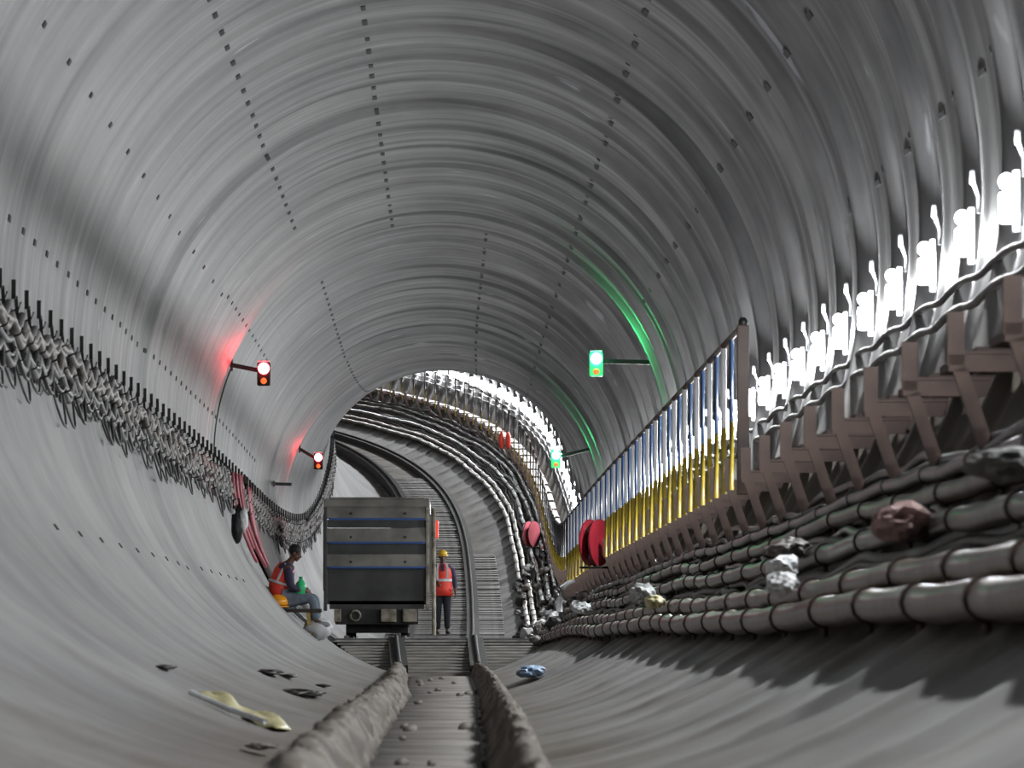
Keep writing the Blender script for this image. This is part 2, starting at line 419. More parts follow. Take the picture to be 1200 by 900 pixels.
# ------------------------------------------------------------------ right wall: thin supply cables linking the lamps
def run(name, label, cat, ys, f, r, m, n=8, group=None):
    bm = NB(); T = W(ys[0], *f(ys[0]))
    tube(bm, [W(y, *f(y)) - T for y in ys], r, n)
    o = obj(name, bm, m, smooth=True); o.location = T
    return tag(o, label, cat, group)
def pol(deg, r):
    t = math.radians(deg); return (r*math.cos(t), RAD + r*math.sin(t))
for i, (dg, rr, m, what) in enumerate([(-10.5, .02, 'cable_dark', 'thin dark cable on the right wall just below the lamps'),
                                       (-13.5, .022, 'cable_grey', 'thin grey cable on the right wall, second below the lamps')]):
    run('lamp_cable', what, 'cable', rng(3, 240, .45), lambda y, dg=dg, i=i: pol(dg - .9*(1-abs(math.cos(PI*(y-LY0)/LP))) - 0, 2.83), rr, m, 6)

# ------------------------------------------------------------------ walkway brackets
def bracket():
    t = thing('walkway_bracket', 'x', 'bracket', group='red-brown walkway brackets along the right wall')
    bm = NB(); box(bm, (2.40, 0, 1.66), (.46, .05, .07)); box(bm, (2.40, .06, 1.705), (.46, .12, .012)); obj('arm', bm, 'rust', t)
    bm = NB(); box(bm, (2.20, 0, 1.76), (.07, .05, .22)); obj('stub_post', bm, 'rust', t)
    bm = NB(); box(bm, (2.29, 0, 1.42), (.06, .05, .46), Euler((0, math.radians(-19), 0))); obj('strut', bm, 'rust', t)
    bm = NB(); box(bm, (2.60, 0, 1.70), (.03, .16, .12), Euler((0, math.radians(21), 0))); obj('wall_plate', bm, 'rust', t)
    return t
b0 = None
for k in range(-3, 85):
    y = 13.2 + k*LP
    lab = ('bare red-brown walkway bracket on the right wall before the railing' if y < 45 else 'red-brown bracket carrying the walkway behind the blue and yellow railing')
    if b0 is None: b0 = bracket(); b0.location = W(y, 0, 0); b0['label'] = lab
    else: dup(b0, W(y, 0, 0), frame(y), lab)
# walkway boards: one bay each, a gap at every bracket
def board():
    t = thing('walkway_board', 'dark reddish walkway planks of one bay laid on the wall brackets', 'walkway', group='walkway boards along the right wall')
    for x in (2.385, 2.545):
        bm = NB(); box(bm, (x, LP/2+R_.uniform(-.08, .08), 1.725), (.145, LP-.62, .035)); obj('plank', bm, 'rust', t)
    return t
w0 = None
# railing of blue and yellow posts
def rail_panel(js=(0, 2), label='blue and yellow posted railing panel on the walkway', group='blue and yellow railing panels', up=None):
    t = thing('railing_panel', label, 'railing', group=group)
    for j in js:
        r = (.022 if j == 0 else .018) * (.8 if up else 1)
        bm = NB(); tube(bm, [(0, LP*j/4, 0), (0, LP*j/4, .50)], r, 8)
        po = obj('post', bm, 'yellow', t, True)
        bm = NB(); tube(bm, [(0, LP*j/4, .50), (0, LP*j/4, 1.10)], r, 8)
        obj('blue_sleeve' if j else 'upper_sleeve', bm, up or ('blue' if j else 'lampbody'), po, True)  # near panels: pale sleeve has bright lamplight painted into its colour
    bm = NB(); tube(bm, [(0, 0, 1.12), (0, LP, 1.12)], .022, 8); obj('handrail', bm, 'post', t, True)
    return t
f0 = f1 = None
FY = 46.2
for k in range(71):
    y = FY + k*LP
    a = W(y, 0, 0); b = W(y+LP, 0, 0); d = b-a
    rot = (math.atan2(d.z, d.y), 0, -math.atan2(d.x, d.y))
    if f0 is None:
        f0 = rail_panel(); f0.location = W(y, 2.19, 1.62); f0.rotation_euler = rot
    else:
        if y > 112:
            if f1 is None:
                f1 = rail_panel((0,), 'thin sparse railing panel on the far walkway round the bend', 'thin railing panels round the bend', 'black')
                f1.location = W(y, 2.19, 1.62); f1.rotation_euler = rot
            else: dup(f1, W(y, 2.19, 1.62), rot)
        else: dup(f0, W(y, 2.19, 1.62), rot)
for k in range(-3, 85):
    y = 13.2 + k*LP; a = W(y, 0, 0); d = W(y+LP, 0, 0) - a; rot = (math.atan2(d.z, d.y), 0, -math.atan2(d.x, d.y))
    lab = 'dark reddish walkway planks on bare brackets nearer than the railing' if y < 44 else 'dark reddish walkway planks behind the blue and yellow railing'
    if w0 is None: w0 = board(); w0.location = a; w0.rotation_euler = rot; w0['label'] = lab
    else: dup(w0, a, rot, lab)
t = thing('end_post', 'thick brown square post with black cap ending the railing', 'post', W(45.9, 2.2, 1.55))
bm = NB(); box(bm, (0, 0, .60), (.085, .085, 1.2), bev=.006); obj('post', bm, 'post', t)
bm = NB(); ell(bm, (0, 0, 1.22), (.035, .035, .04), 10, 8); obj('cap', bm, 'black', t, True)

# ------------------------------------------------------------------ heavy hoses on the lower right wall
def hose(deg, rc, r, y0, y1, m, label, cat='hose', step=.22, wobble=.5, clampn=74, name='hose', clampm='rust'):
    ph = R_.uniform(0, 6)
    f = lambda y: pol(deg + wobble*(math.sin(y*.21+ph) + .5*math.sin(y*.53+ph*2)) - .35*math.sin(PI*y/LP)**2, rc)
    ys = rng(y0, y1, step); T = W(y0, *f(y0))
    t = thing(name + '_line', label, cat, T)
    bm = NB(); tube(bm, [W(y, *f(y)) - T for y in ys], r, 12); obj('hose', bm, m, t, True)
    k = 0; y = y0 + .4; rest = NB()
    while y < y1:
        pts = [W(y-.035, *f(y)) - T, W(y+.035, *f(y)) - T]
        if k < clampn:
            bm = NB(); tube(bm, pts, r*1.16, 12)
            tube(bm, [pts[0] + Vector((0, .03, -r*1.1)), pts[0] + Vector((0, .03, -r*1.7))], .014, 6); obj('clamp', bm, clampm, t, True)
        else: tube(rest, pts, r*1.16, 8)
        k += 1; y += LP
    if k > clampn:
        o = obj('clamp', rest, clampm, t, True); o['kind'] = 'stuff'
    else: rest.free()
hose(-54, 2.80, .062, 2, 238, 'pipe', 'thick brown hose, lowest on the right wall')
hose(-50.5, 2.79, .058, 2, 238, 'pipe', 'thick brown hose just above the lowest one on the right')
hose(-44.5, 2.78, .050, 2, 238, 'pipegrey', 'dark grey hose, third from the bottom of the right wall', wobble=.6)
hose(-39.5, 2.79, .045, 2, 238, 'pipe', 'brown hose, fourth from the bottom of the right wall', wobble=.8)
hose(-36.0, 2.80, .036, 2, 238, 'pipegrey', 'thin dark hose, topmost of the hoses on the right wall', wobble=.5, clampm='steel')
for i in range(9):
    dg = [-52.4, -48.2, -47, -42.2, -41, -37.8, -34.4, -33, -46][i]
    ph = R_.uniform(0, 9); m = ['pipegrey', 'cable_dark', 'cable_tan', 'cable_dark', 'pipegrey', 'cable_grey', 'cable_dark', 'pipegrey', 'cable_dark'][i]
    lab = ['dark thin cable wedged between the two lowest brown hoses', 'slim black cable above the second brown hose', 'slim tan cable above the second brown hose',
           'black cable above the third hose on the right', 'dark grey cable above the third hose on the right', 'grey cable just under the topmost right hose',
           'black cable above the topmost right hose', 'uppermost dark grey cable of the lower right wall', 'black cable just below the third hose on the right'][i]
    run('lower_cable', lab, 'cable', rng(2, 236, .3),
        lambda y, dg=dg, ph=ph: pol(dg + .8*math.sin(y*.33+ph) + .6*math.sin(y*.9+ph*2) + .35*math.sin(y*2.2+ph), 2.85 - .03*abs(math.sin(y*.7+ph))), [.022, .026, .018, .03, .024, .02, .022, .026, .03][i], m, 7)

# ------------------------------------------------------------------ cables on the left wall
def hook():
    t = thing('cable_hook', 'black cable hook on the left wall holding the grey cable bundle', 'hook', group='cable hooks along the left wall')
    bm = NB()
    box(bm, (-2.80, 0, 2.87), (.03, .03, .13)); box(bm, (-2.855, 0, 2.62), (.025, .05, .55), Euler((0, math.radians(-4), 0)))
    for h in (2.77, 2.60, 2.43):
        x = -math.sqrt(RAD**2-(RAD-h)**2)
        tube(bm, [(x+.02, 0, h-.04), (x+.08, 0, h-.05), (x+.13, 0, h-.03), (x+.145, 0, h+.015)], .007, 5)
    obj('hook_bar', bm, 'darksteel', t)
    return t
h0 = None
for k in range(-18, 112):
    y = 38.05 + k*H
    if h0 is None: h0 = hook(); h0.location = W(y, 0, 0)
    else: dup(h0, W(y, 0, 0), frame(y))
CB = [(2.78, .030, 'cable_grey', .10, 'grey cable, topmost on the left wall hooks'), (2.72, .034, 'cable_tan', .13, 'dusty tan cable sagging second from the top on the left wall hooks'),
      (2.65, .030, 'cable_tan', .12, 'tan cable, third from the top on the left wall hooks'), (2.58, .026, 'cable_grey', .16, 'grey sagging cable, fourth from the top on the left wall hooks'),
      (2.51, .028, 'cable_grey', .12, 'grey cable, third from the bottom on the left wall hooks'), (2.46, .013, 'cable_dark', .17, 'dark deeply sagging cable, second from the bottom on the left hooks'),
      (2.42, .009, 'cable_dark', .22, 'thin black wire hanging in the lowest loops on the left wall')]
for i, (h, r, m, sag, lab) in enumerate(CB):
    rr = random.Random(i); sg = [sag*rr.uniform(.25, 1.5) for _ in range(150)]
    def f(y, h=h, sg=sg, i=i):
        k = int((y-38.05)//H) + 18; t = ((y-38.05) % H)/H
        hh = h - sg[max(0, min(k, 149))]*4*t*(1-t) + .03*math.sin(y*.37+i*2.1) + .02*math.sin(y*.9+i)
        return (-math.sqrt(RAD**2-(RAD-hh)**2) + .06 + .012*(i % 3), hh)
    run('wall_cable', lab, 'cable', rng(38.05-18*H, 188, H/8), f, r, m, 7)

# ------------------------------------------------------------------ signals
def signal(name, label, y, deg, arm, lensm, up, power, color, boxm, tilt=0.):
    p = Wp(y, deg, 2.9); s = -1 if deg < 90 else 1
    t = thing(name, label, 'signal lamp', p)
    e = Vector((s*arm, 0, tilt*arm))
    bm = NB(); box(bm, e/2, (arm, .05, .055), Euler((0, -math.atan2(tilt*arm, s*arm) if s > 0 else math.atan2(tilt, 1), 0))); box(bm, (s*.02, 0, 0), (.03, .12, .16)); obj('arm', bm, 'black', t)
    c = e + Vector((s*.03, 0, -.04 if up else 0))
    bm = NB(); box(bm, c, (.17, .12, .30), bev=.02); bx = obj('housing', bm, boxm, t)
    bm = NB(); ell(bm, c + Vector((0, -.075, .07)), (.075, .05, .075), 14, 9); obj('lit_lens', bm, lensm, t, True)
    bm = NB(); ell(bm, c + Vector((0, -.065, -.09)), (.04, .03, .04), 12, 8); obj('lower_lens', bm, 'orange_lens', t, True)
    bm = NB(); box(bm, c + Vector((0, -.06, .165)), (.15, .14, .012)); obj('hood', bm, 'white', t)
    l = bpy.data.lights.new('signal_light', 'SPOT'); l.spot_size = math.radians(125); l.spot_blend = .6; l.energy = power; l.color = color; l.shadow_soft_size = .07
    lo = bpy.data.objects.new('signal_light', l); COL.objects.link(lo); lo.parent = t; lo.location = c + Vector((0, -.15, .07)); lo.rotation_euler = Vector((-s*1.0, -1, .45)).to_track_quat('-Z', 'Y').to_euler()
    return t
signal('signal_light_arm', 'red signal lamp on a black arm, nearer of the two on the left wall', 82.7, 157, .40, 'red_lens', True, 50, (1, .03, .04), 'darksteel', -.2)
signal('signal_light_arm', 'red signal lamp on a short arm above the muck wagon, farther on the left wall', 118.5, 155.5, .33, 'red_lens', True, 30, (1, .03, .04), 'darksteel', -.6)
signal('signal_light_arm', 'green signal lamp with an orange lower lens, nearer on the right wall', 80.9, 22, .70, 'green_lens', True, 95, (.03, 1, .25), 'green_box', .02)
signal('signal_light_arm', 'green signal lamp on a black arm, farther on the right wall by the railing', 113.2, 22, .66, 'green_lens', True, 65, (.03, 1, .25), 'green_box', -.25)
# conduit drops beneath the signals, following the wall
for y, a0, a1, lab in ((82.9, 158, 183, 'thin black wire curving down the wall from the nearer red signal'), (81.1, 21, -2, 'thin black wire curving down the wall from the nearer green signal')):
    bm = NB(); T = Wp(y, a0, 2.88); tube(bm, [Wp(y, a0+(a1-a0)*i/14, 2.88) - T for i in range(15)], .009, 5)
    o = obj('signal_wire', bm, 'black', smooth=True); o.location = T; tag(o, lab, 'wire')
t = thing('grey_bracket_arm', 'short grey metal arm sticking out of the left wall below the red signals', 'bracket', Wp(111, 172, 2.88))
bm = NB(); tube(bm, [(0, 0, 0), (.30, 0, -.01)], .028, 8); box(bm, (.0, 0, 0), (.03, .1, .1)); obj('arm', bm, 'steel', t)

# ------------------------------------------------------------------ muck wagon
def wagon():
    y = 110.; T = W(y, -1.08, .66)
    t = thing('muck_wagon', 'tall grey ribbed muck wagon with three blue strips standing on rails', 'wagon', T, (0, 0, 0))
    Wd, Ln = 1.76, 5.2
    # body: lofted profile, wide at the top, tucked in at the bottom
    bm = NB()
    pr = [(.60, .50), (.86, .66), (.88, 2.12), (.90, 2.14), (.90, 2.34), (.86, 2.34), (.84, .70), (.58, .55)]
    def loop(yy): return [bm.verts.new((x, yy, z)) for x, z in pr] + [bm.verts.new((-x, yy, z)) for x, z in pr[::-1]]
    A, B = loop(.06), loop(Ln)
    n = len(A)
    for k in range(n): bm.faces.new((A[k], B[k], B[(k+1) % n], A[(k+1) % n]))
    bm.faces.new(B)
    obj('body', bm, 'wagonlow', t)
    # end wall facing the camera: slab with three stepped ribs
    bm = NB(); box(bm, (0, .05, 1.15), (1.70, .06, 1.16)); box(bm, (0, .05, .56), (1.60, .06, .14)); obj('lower_panel', bm, 'wagonlow', t)
    for z, hh in ((1.20, .22), (1.62, .24), (2.02, .22)):
        bm = NB(); 
        v = [bm.verts.new(q) for q in ((-.84, .02, z), (.84, .02, z), (.84, -.05, z+.01), (-.84, -.05, z+.01), (-.84, -.01, z+hh), (.84, -.01, z+hh), (.84, .02, z+hh), (-.84, .02, z+hh))]
        for fc in ((0, 1, 2, 3), (3, 2, 5, 4), (4, 5, 6, 7), (0, 3, 4, 7), (1, 6, 5, 2)): bm.faces.new([v[i] for i in fc])
        rb = obj('end_rib', bm, 'wagon', t)
        bm = NB(); box(bm, (0, -.045, z-.004), (1.64, .05, .034)); obj('blue_strip', bm, 'wagonblue', rb)
        bm = NB()
        for x in (-.44, .48): tube(bm, [(x, -.05, z+.09), (x, -.02, z+.09)], .022, 8)
        obj('bolt', bm, 'black', rb)
    for z, hh in ((1.43, .17), (1.87, .13)):
        bm = NB(); box(bm, (0, .01, z+hh/2), (1.68, .03, hh)); obj('recess_panel', bm, 'wagonlow', t)
    bm = NB(); box(bm, (0, -.01, 2.29), (1.80, .14, .14), bev=.02); box(bm, (0, -.02, 2.37), (1.60, .08, .03)); obj('top_rim', bm, 'wagon', t)
    for x, m in ((-.87, 'wagonlow'), (.86, 'buffer')):
        bm = NB(); box(bm, (x, 0, 1.36), (.06, .10, 1.80), bev=.01); obj('corner_post', bm, m, t)
    for k in range(5):
        for s in (-1, 1):
            bm = NB(); box(bm, (s*.90, .8+k*1.0, 1.46), (.05, .08, 1.3)); obj('side_stake', bm, 'wagon', t)
    bm = NB(); box(bm, (0, 2.6, .38), (1.3, 5.0, .24)); obj('underframe', bm, 'darksteel', t)
    bm = NB(); box(bm, (0, 2.6, .19), (1.05, 4.6, .20)); obj('bogie', bm, 'darksteel', t)
    bm = NB(); box(bm, (0, -.04, .36), (1.40, .14, .26), bev=.01); obj('headstock', bm, 'beam', t)
    for x, w in ((-.66, .12), (.20, .26), (.56, .24)):
        bm = NB(); box(bm, (x, -.14, .38), (w, .1, .22), bev=.015); obj('buffer_block', bm, 'buffer', t)
    bm = NB()
    pts = [(-.36+.085*math.cos(a), -.16, .38+.085*math.sin(a)) for a in [2*PI*i/16 for i in range(17)]]
    tube(bm, pts, .018, 6, False); obj('coupling_ring', bm, 'buffer', t, True)
    for yy in (.7, 4.4):
        for x in (-.48, .48):
            bm = NB(); tube(bm, [(x-.05, yy, .22), (x+.05, yy, .22)], .20, 20); tube(bm, [(x-.07*(1 if x > 0 else -1), yy, .22), (x-.045*(1 if x > 0 else -1), yy, .22)], .225, 20); obj('wheel', bm, 'darksteel', t)
    for x in (-.48, .48):
        bm = NB(); box(bm, (x, .7, .3), (.14, .5, .12)); box(bm, (x, 4.4, .3), (.14, .5, .12)); obj('axle_box', bm, 'darksteel', t)
    bm = NB(); tube(bm, [(.97, 0, .05), (.96, .0, 2.2)], .035, 8); obj('side_pole', bm, 'buffer', t, True)
    bm = NB(); box(bm, (1.02, .9, 1.86), (.05, .05, .30), bev=.01); obj('red_reflector', bm, 'reflector', t)
wagon()
# the second track under the wagon
for x, lab in ((-1.56, 'steel rail under the left wheels of the muck wagon'), (-.60, 'steel rail under the right wheels of the muck wagon')):
    bm = NB(); box(bm, (x, 6.6, .665), (.055, 12.8, .06)); o = obj('siding_rail', bm, 'steel'); o.location = W(107.2, 0, 0); tag(o, lab, 'rail')

# ------------------------------------------------------------------ people
def skin_mesh(joints, bones, name):
    me = bpy.data.meshes.new(name); ks = list(joints); ix = {k: i for i, k in enumerate(ks)}
    me.from_pydata([joints[k][0] for k in ks], [(ix[a], ix[b]) for a, b in bones], [])
    o = bpy.data.objects.new(name, me); COL.objects.link(o)
    md = o.modifiers.new('Skin', 'SKIN'); md.use_smooth_shade = True
    for i, k in enumerate(ks):
        r = joints[k][1]; me.skin_vertices[0].data[i].radius = r if isinstance(r, tuple) else (r, r)
    me.skin_vertices[0].data[0].use_root = True
    sb = o.modifiers.new('Sub', 'SUBSURF'); sb.levels = sb.render_levels = 2
    dg = bpy.context.evaluated_depsgraph_get()
    m2 = bpy.data.meshes.new_from_object(o.evaluated_get(dg))
    bpy.data.objects.remove(o, do_unlink=True)
    return m2
def finish(name, meshes, extra, m, parent, voxel=.009, remesh=True):
    bm = NB()
    for me_ in meshes: bm.from_mesh(me_)
    if extra: extra(bm)
    o = obj(name, bm, m, parent, True)
    if remesh:
        r = o.modifiers.new('Remesh', 'REMESH'); r.mode = 'VOXEL'; r.voxel_size = voxel; r.use_smooth_shade = True
    return o
def hand(J, B, key, wrist, d, side, curl, thumb):
    """five unequal fingers: d = direction of the hand, side = across the palm, curl = bend direction"""
    d, side, curl, th = [Vector(v).normalized() for v in (d, side, curl, thumb)]
    w = Vector(wrist)
    J[key+'palm'] = (w + d*.05, (.036, .020)); B.append((key+'wrist', key+'palm'))
    for i, (o_, L) in enumerate(((-.028, .066), (-.009, .078), (.010, .073), (.028, .058))):
        a = w + d*.09 + side*o_; b = a + (d*.9+curl*.35).normalized()*L*.5; c = b + (d*.55+curl*.85).normalized()*L*.5
        for nm, q, r in (('a', a, .0095), ('b', b, .0085), ('c', c, .0072)): J[f'{key}f{i}{nm}'] = (q, r)
        B.extend([(key+'palm', f'{key}f{i}a'), (f'{key}f{i}a', f'{key}f{i}b'), (f'{key}f{i}b', f'{key}f{i}c')])
    a = w + d*.03 + th*.035; b = a + (d*.7+th*.5).normalized()*.035; c = b + (d+curl*.3).normalized()*.028
    for nm, q, r in (('a', a, .011), ('b', b, .0095), ('c', c, .008)): J[f'{key}t{nm}'] = (q, r)
    B.extend([(key+'palm', key+'ta'), (key+'ta', key+'tb'), (key+'tb', key+'tc')])
def head_extra(hc, fwd, up, s=1.):
    fwd = Vector(fwd).normalized(); up = Vector(up).normalized(); rt = fwd.cross(up).normalized(); up = rt.cross(fwd)
    rot = Matrix((rt, fwd, up)).transposed().to_euler(); hc = Vector(hc)
    def P(x, y, z): return hc + (rt*x + fwd*y + up*z)*s
    def f(bm):
        ell(bm, P(0, -.005, .03), (.074*s, .092*s, .088*s), 20, 14, rot)         # cranium
        ell(bm, P(0, .022, -.035), (.056*s, .066*s, .075*s), 18, 12, rot)        # face and jaw
        ell(bm, P(0, .062, -.088), (.026*s, .024*s, .020*s), 12, 8, rot)         # chin
        ell(bm, P(0, .096, -.018), (.013*s, .018*s, .026*s), 10, 8, rot)         # nose
        ell(bm, P(0, .086, -.058), (.024*s, .012*s, .010*s), 10, 8, rot)         # lips
        ell(bm, P(0, .078, .022), (.050*s, .016*s, .010*s), 12, 8, rot)          # brow
        for q in (-1, 1): ell(bm, P(q*.077, -.005, -.012), (.010*s, .020*s, .032*s), 8, 8, rot)   # ears
    return f, P, rot

# worker standing beside the wagon
def standing():
    y = 133.5; base = W(y, -.10, .335)
    t = thing('person', 'person standing beside the muck wagon in an orange-red vest and yellow helmet', 'person', base, (0, 0, 0))
    k = .985
    def V(x, yy, z): return Vector((x, yy, z))*k
    # faces the camera (-Y)
    J, B = {}, []
    J['hip'] = (V(0, 0, .94), (.12, .085)); J['waist'] = (V(0, 0, 1.08), (.13, .095)); J['chest'] = (V(0, 0, 1.29), (.155, .105)); J['neck0'] = (V(0, .01, 1.45), (.075, .06)); J['neck'] = (V(0, 0, 1.50), .052); J['skull'] = (V(0, 0, 1.57), .055)
    B += [('hip', 'waist'), ('waist', 'chest'), ('chest', 'neck0'), ('neck0', 'neck'), ('neck', 'skull')]
    arms = {-1: (V(-.23, .0, 1.18), V(-.13, -.16, 1.08)), 1: (V(.25, .03, 1.13), V(.27, -.03, .90))}
    for s, (el, wr) in arms.items():
        n = 'l' if s < 0 else 'r'
        J[n+'sh'] = (V(s*.175, 0, 1.41), .060); J[n+'el'] = (el, .043); J[n+'wrist'] = (wr, .028)
        B += [('chest', n+'sh'), (n+'sh', n+'el'), (n+'el', n+'wrist')]
        d = (wr-el).normalized()
        hand(J, B, n, wr, d, (0, 1, 0) if s > 0 else (0, 0, 1), (-s, 0, 0) if s > 0 else (.3, .6, 0), (0, -1, 0) if s > 0 else (0, 0, 1))
        J[n+'hipj'] = (V(s*.09, 0, .88), .095); J[n+'knee'] = (V(s*.095, -.01, .49), .058); J[n+'ank'] = (V(s*.10, .02, .09), .038); J[n+'toe'] = (V(s*.12, -.13, .035), (.04, .03))
        B += [('hip', n+'hipj'), (n+'hipj', n+'knee'), (n+'knee', n+'ank'), (n+'ank', n+'toe')]
    fx, P, rot = head_extra(V(0, -.01, 1.615), (0.05, -1, -.08), (0, 0, 1))
    body = finish('body', [skin_mesh(J, B, 'b')], fx, 'skin', t)
    def sub(keys, bones, grow, name, m, extra=None, vox=.011, par=t, over={}):
        JJ = {}
        for q in keys:
            p_, r = J[q]; r = r if isinstance(r, tuple) else (r, r)
            p_ = over.get(q, p_); JJ[q] = (p_, (r[0]+grow, r[1]+grow))
        return finish(name, [skin_mesh(JJ, bones, name)], extra, m, par, vox)
    for n in 'lr':
        pass
    sub(['hip', 'lhipj', 'lknee', 'lank', 'rhipj', 'rknee', 'rank'], [('hip', 'lhipj'), ('lhipj', 'lknee'), ('lknee', 'lank'), ('hip', 'rhipj'), ('rhipj', 'rknee'), ('rknee', 'rank')], .022, 'trousers', 'trouser')
    e1 = {n+'wrist': J[n+'el'][0].lerp(J[n+'wrist'][0], .82) for n in 'lr'}
    def sk(keys, g):
        JJ = {}
        for q in keys:
            p_, r = J[q]; r = r if isinstance(r, tuple) else (r, r); JJ[q] = (e1.get(q, p_), (r[0]+g, r[1]+g))
        return skin_mesh(JJ, list(zip(keys, keys[1:])), 'c')
    finish('shirt', [sk(['waist', 'chest', 'neck0'], .014), sk(['lsh', 'lel', 'lwrist'], .016), sk(['rsh', 'rel', 'rwrist'], .016)], lambda bm: [ell(bm, (J['chest'][0]+J[n+'sh'][0])/2 + Vector((0, 0, .03)), (.115, .10, .085)) for n in 'lr'], 'navy', t, .011)
    # vest: lofted shell with an open front line and straps
    bm = NB(); rings = []
    for z, a, b in ((.80, .215, .185), (.95, .205, .180), (1.10, .190, .155), (1.25, .205, .155), (1.38, .185, .14), (1.47, .12, .10)):
        rings.append([bm.verts.new(V(a*math.cos(q), b*math.sin(q), z)) for q in [2*PI*i/28 for i in range(28)]])
    for A, Bq in zip(rings, rings[1:]):
        for i in range(28): bm.faces.new((A[i], A[(i+1) % 28], Bq[(i+1) % 28], Bq[i]))
    vest = obj('vest', bm, 'vest', t, True); sm = vest.modifiers.new('s', 'SOLIDIFY'); sm.thickness = .008
    bm = NB()
    for z0, z1, a, b in ((1.10, 1.155, .203, .167),):
        A = [bm.verts.new(V(a*math.cos(q), b*math.sin(q), z0)) for q in [2*PI*i/28 for i in range(28)]]
        Bq = [bm.verts.new(V(a*math.cos(q), b*math.sin(q), z1)) for q in [2*PI*i/28 for i in range(28)]]
        for i in range(28): bm.faces.new((A[i], A[(i+1) % 28], Bq[(i+1) % 28], Bq[i]))
    for s in (-1, 1):
        pts = [V(s*.105, -.145, 1.14), V(s*.11, -.145, 1.25), V(s*.105, -.130, 1.38), V(s*.085, -.075, 1.475)]
        for a, b in zip(pts, pts[1:]):
            q = [bm.verts.new(a+Vector((-.022, -.006, 0))), bm.verts.new(a+Vector((.022, -.006, 0))), bm.verts.new(b+Vector((.022, -.006, 0))), bm.verts.new(b+Vector((-.022, -.006, 0)))]
            bm.faces.new(q)
    obj('reflective_band', bm, 'silver', vest, True)
    bm = NB(); box(bm, V(0, -.140, 1.39), (.075, .02, .14), Euler((math.radians(-14), 0, 0))); obj('collar_opening', bm, 'navy', vest)
    # helmet with brim
    bm = NB(); vs = ell(bm, P(0, -.005, .055), (.098, .118, .098), 22, 14, rot)
    hb = P(0, 0, .035).z
    bmesh.ops.delete(bm, geom=[v for v in bm.verts if v.co.z < hb], context='VERTS')
    tube(bm, [P(.105*math.cos(q), .128*math.sin(q), .037) for q in [2*PI*i/24 for i in range(25)]], .010, 6, False)
    ell(bm, P(0, .125, .033), (.06, .035, .008), 12, 6, rot)
    hl = obj('helmet', bm, 'helmet_y', t, True); hl.modifiers.new('s', 'SOLIDIFY').thickness = .004
    bm = NB(); ell(bm, P(0, -.03, .02), (.079, .082, .066), 16, 10, rot); obj('hair', bm, 'hair', t, True)
    bm = NB()
    for q in (-1, 1): ell(bm, P(q*.03, .082, .004), (.009, .005, .004), 8, 6, rot)
    obj('eyes', bm, 'eye', t, True)
    for s in (-1, 1):
        bm = NB(); ell(bm, V(s*.112, -.055, .045), (.052, .135, .046), 14, 10); box(bm, V(s*.112, -.05, .012), (.09, .25, .022), bev=.008); obj('shoe', bm, 'shoe', t, True)
standing()

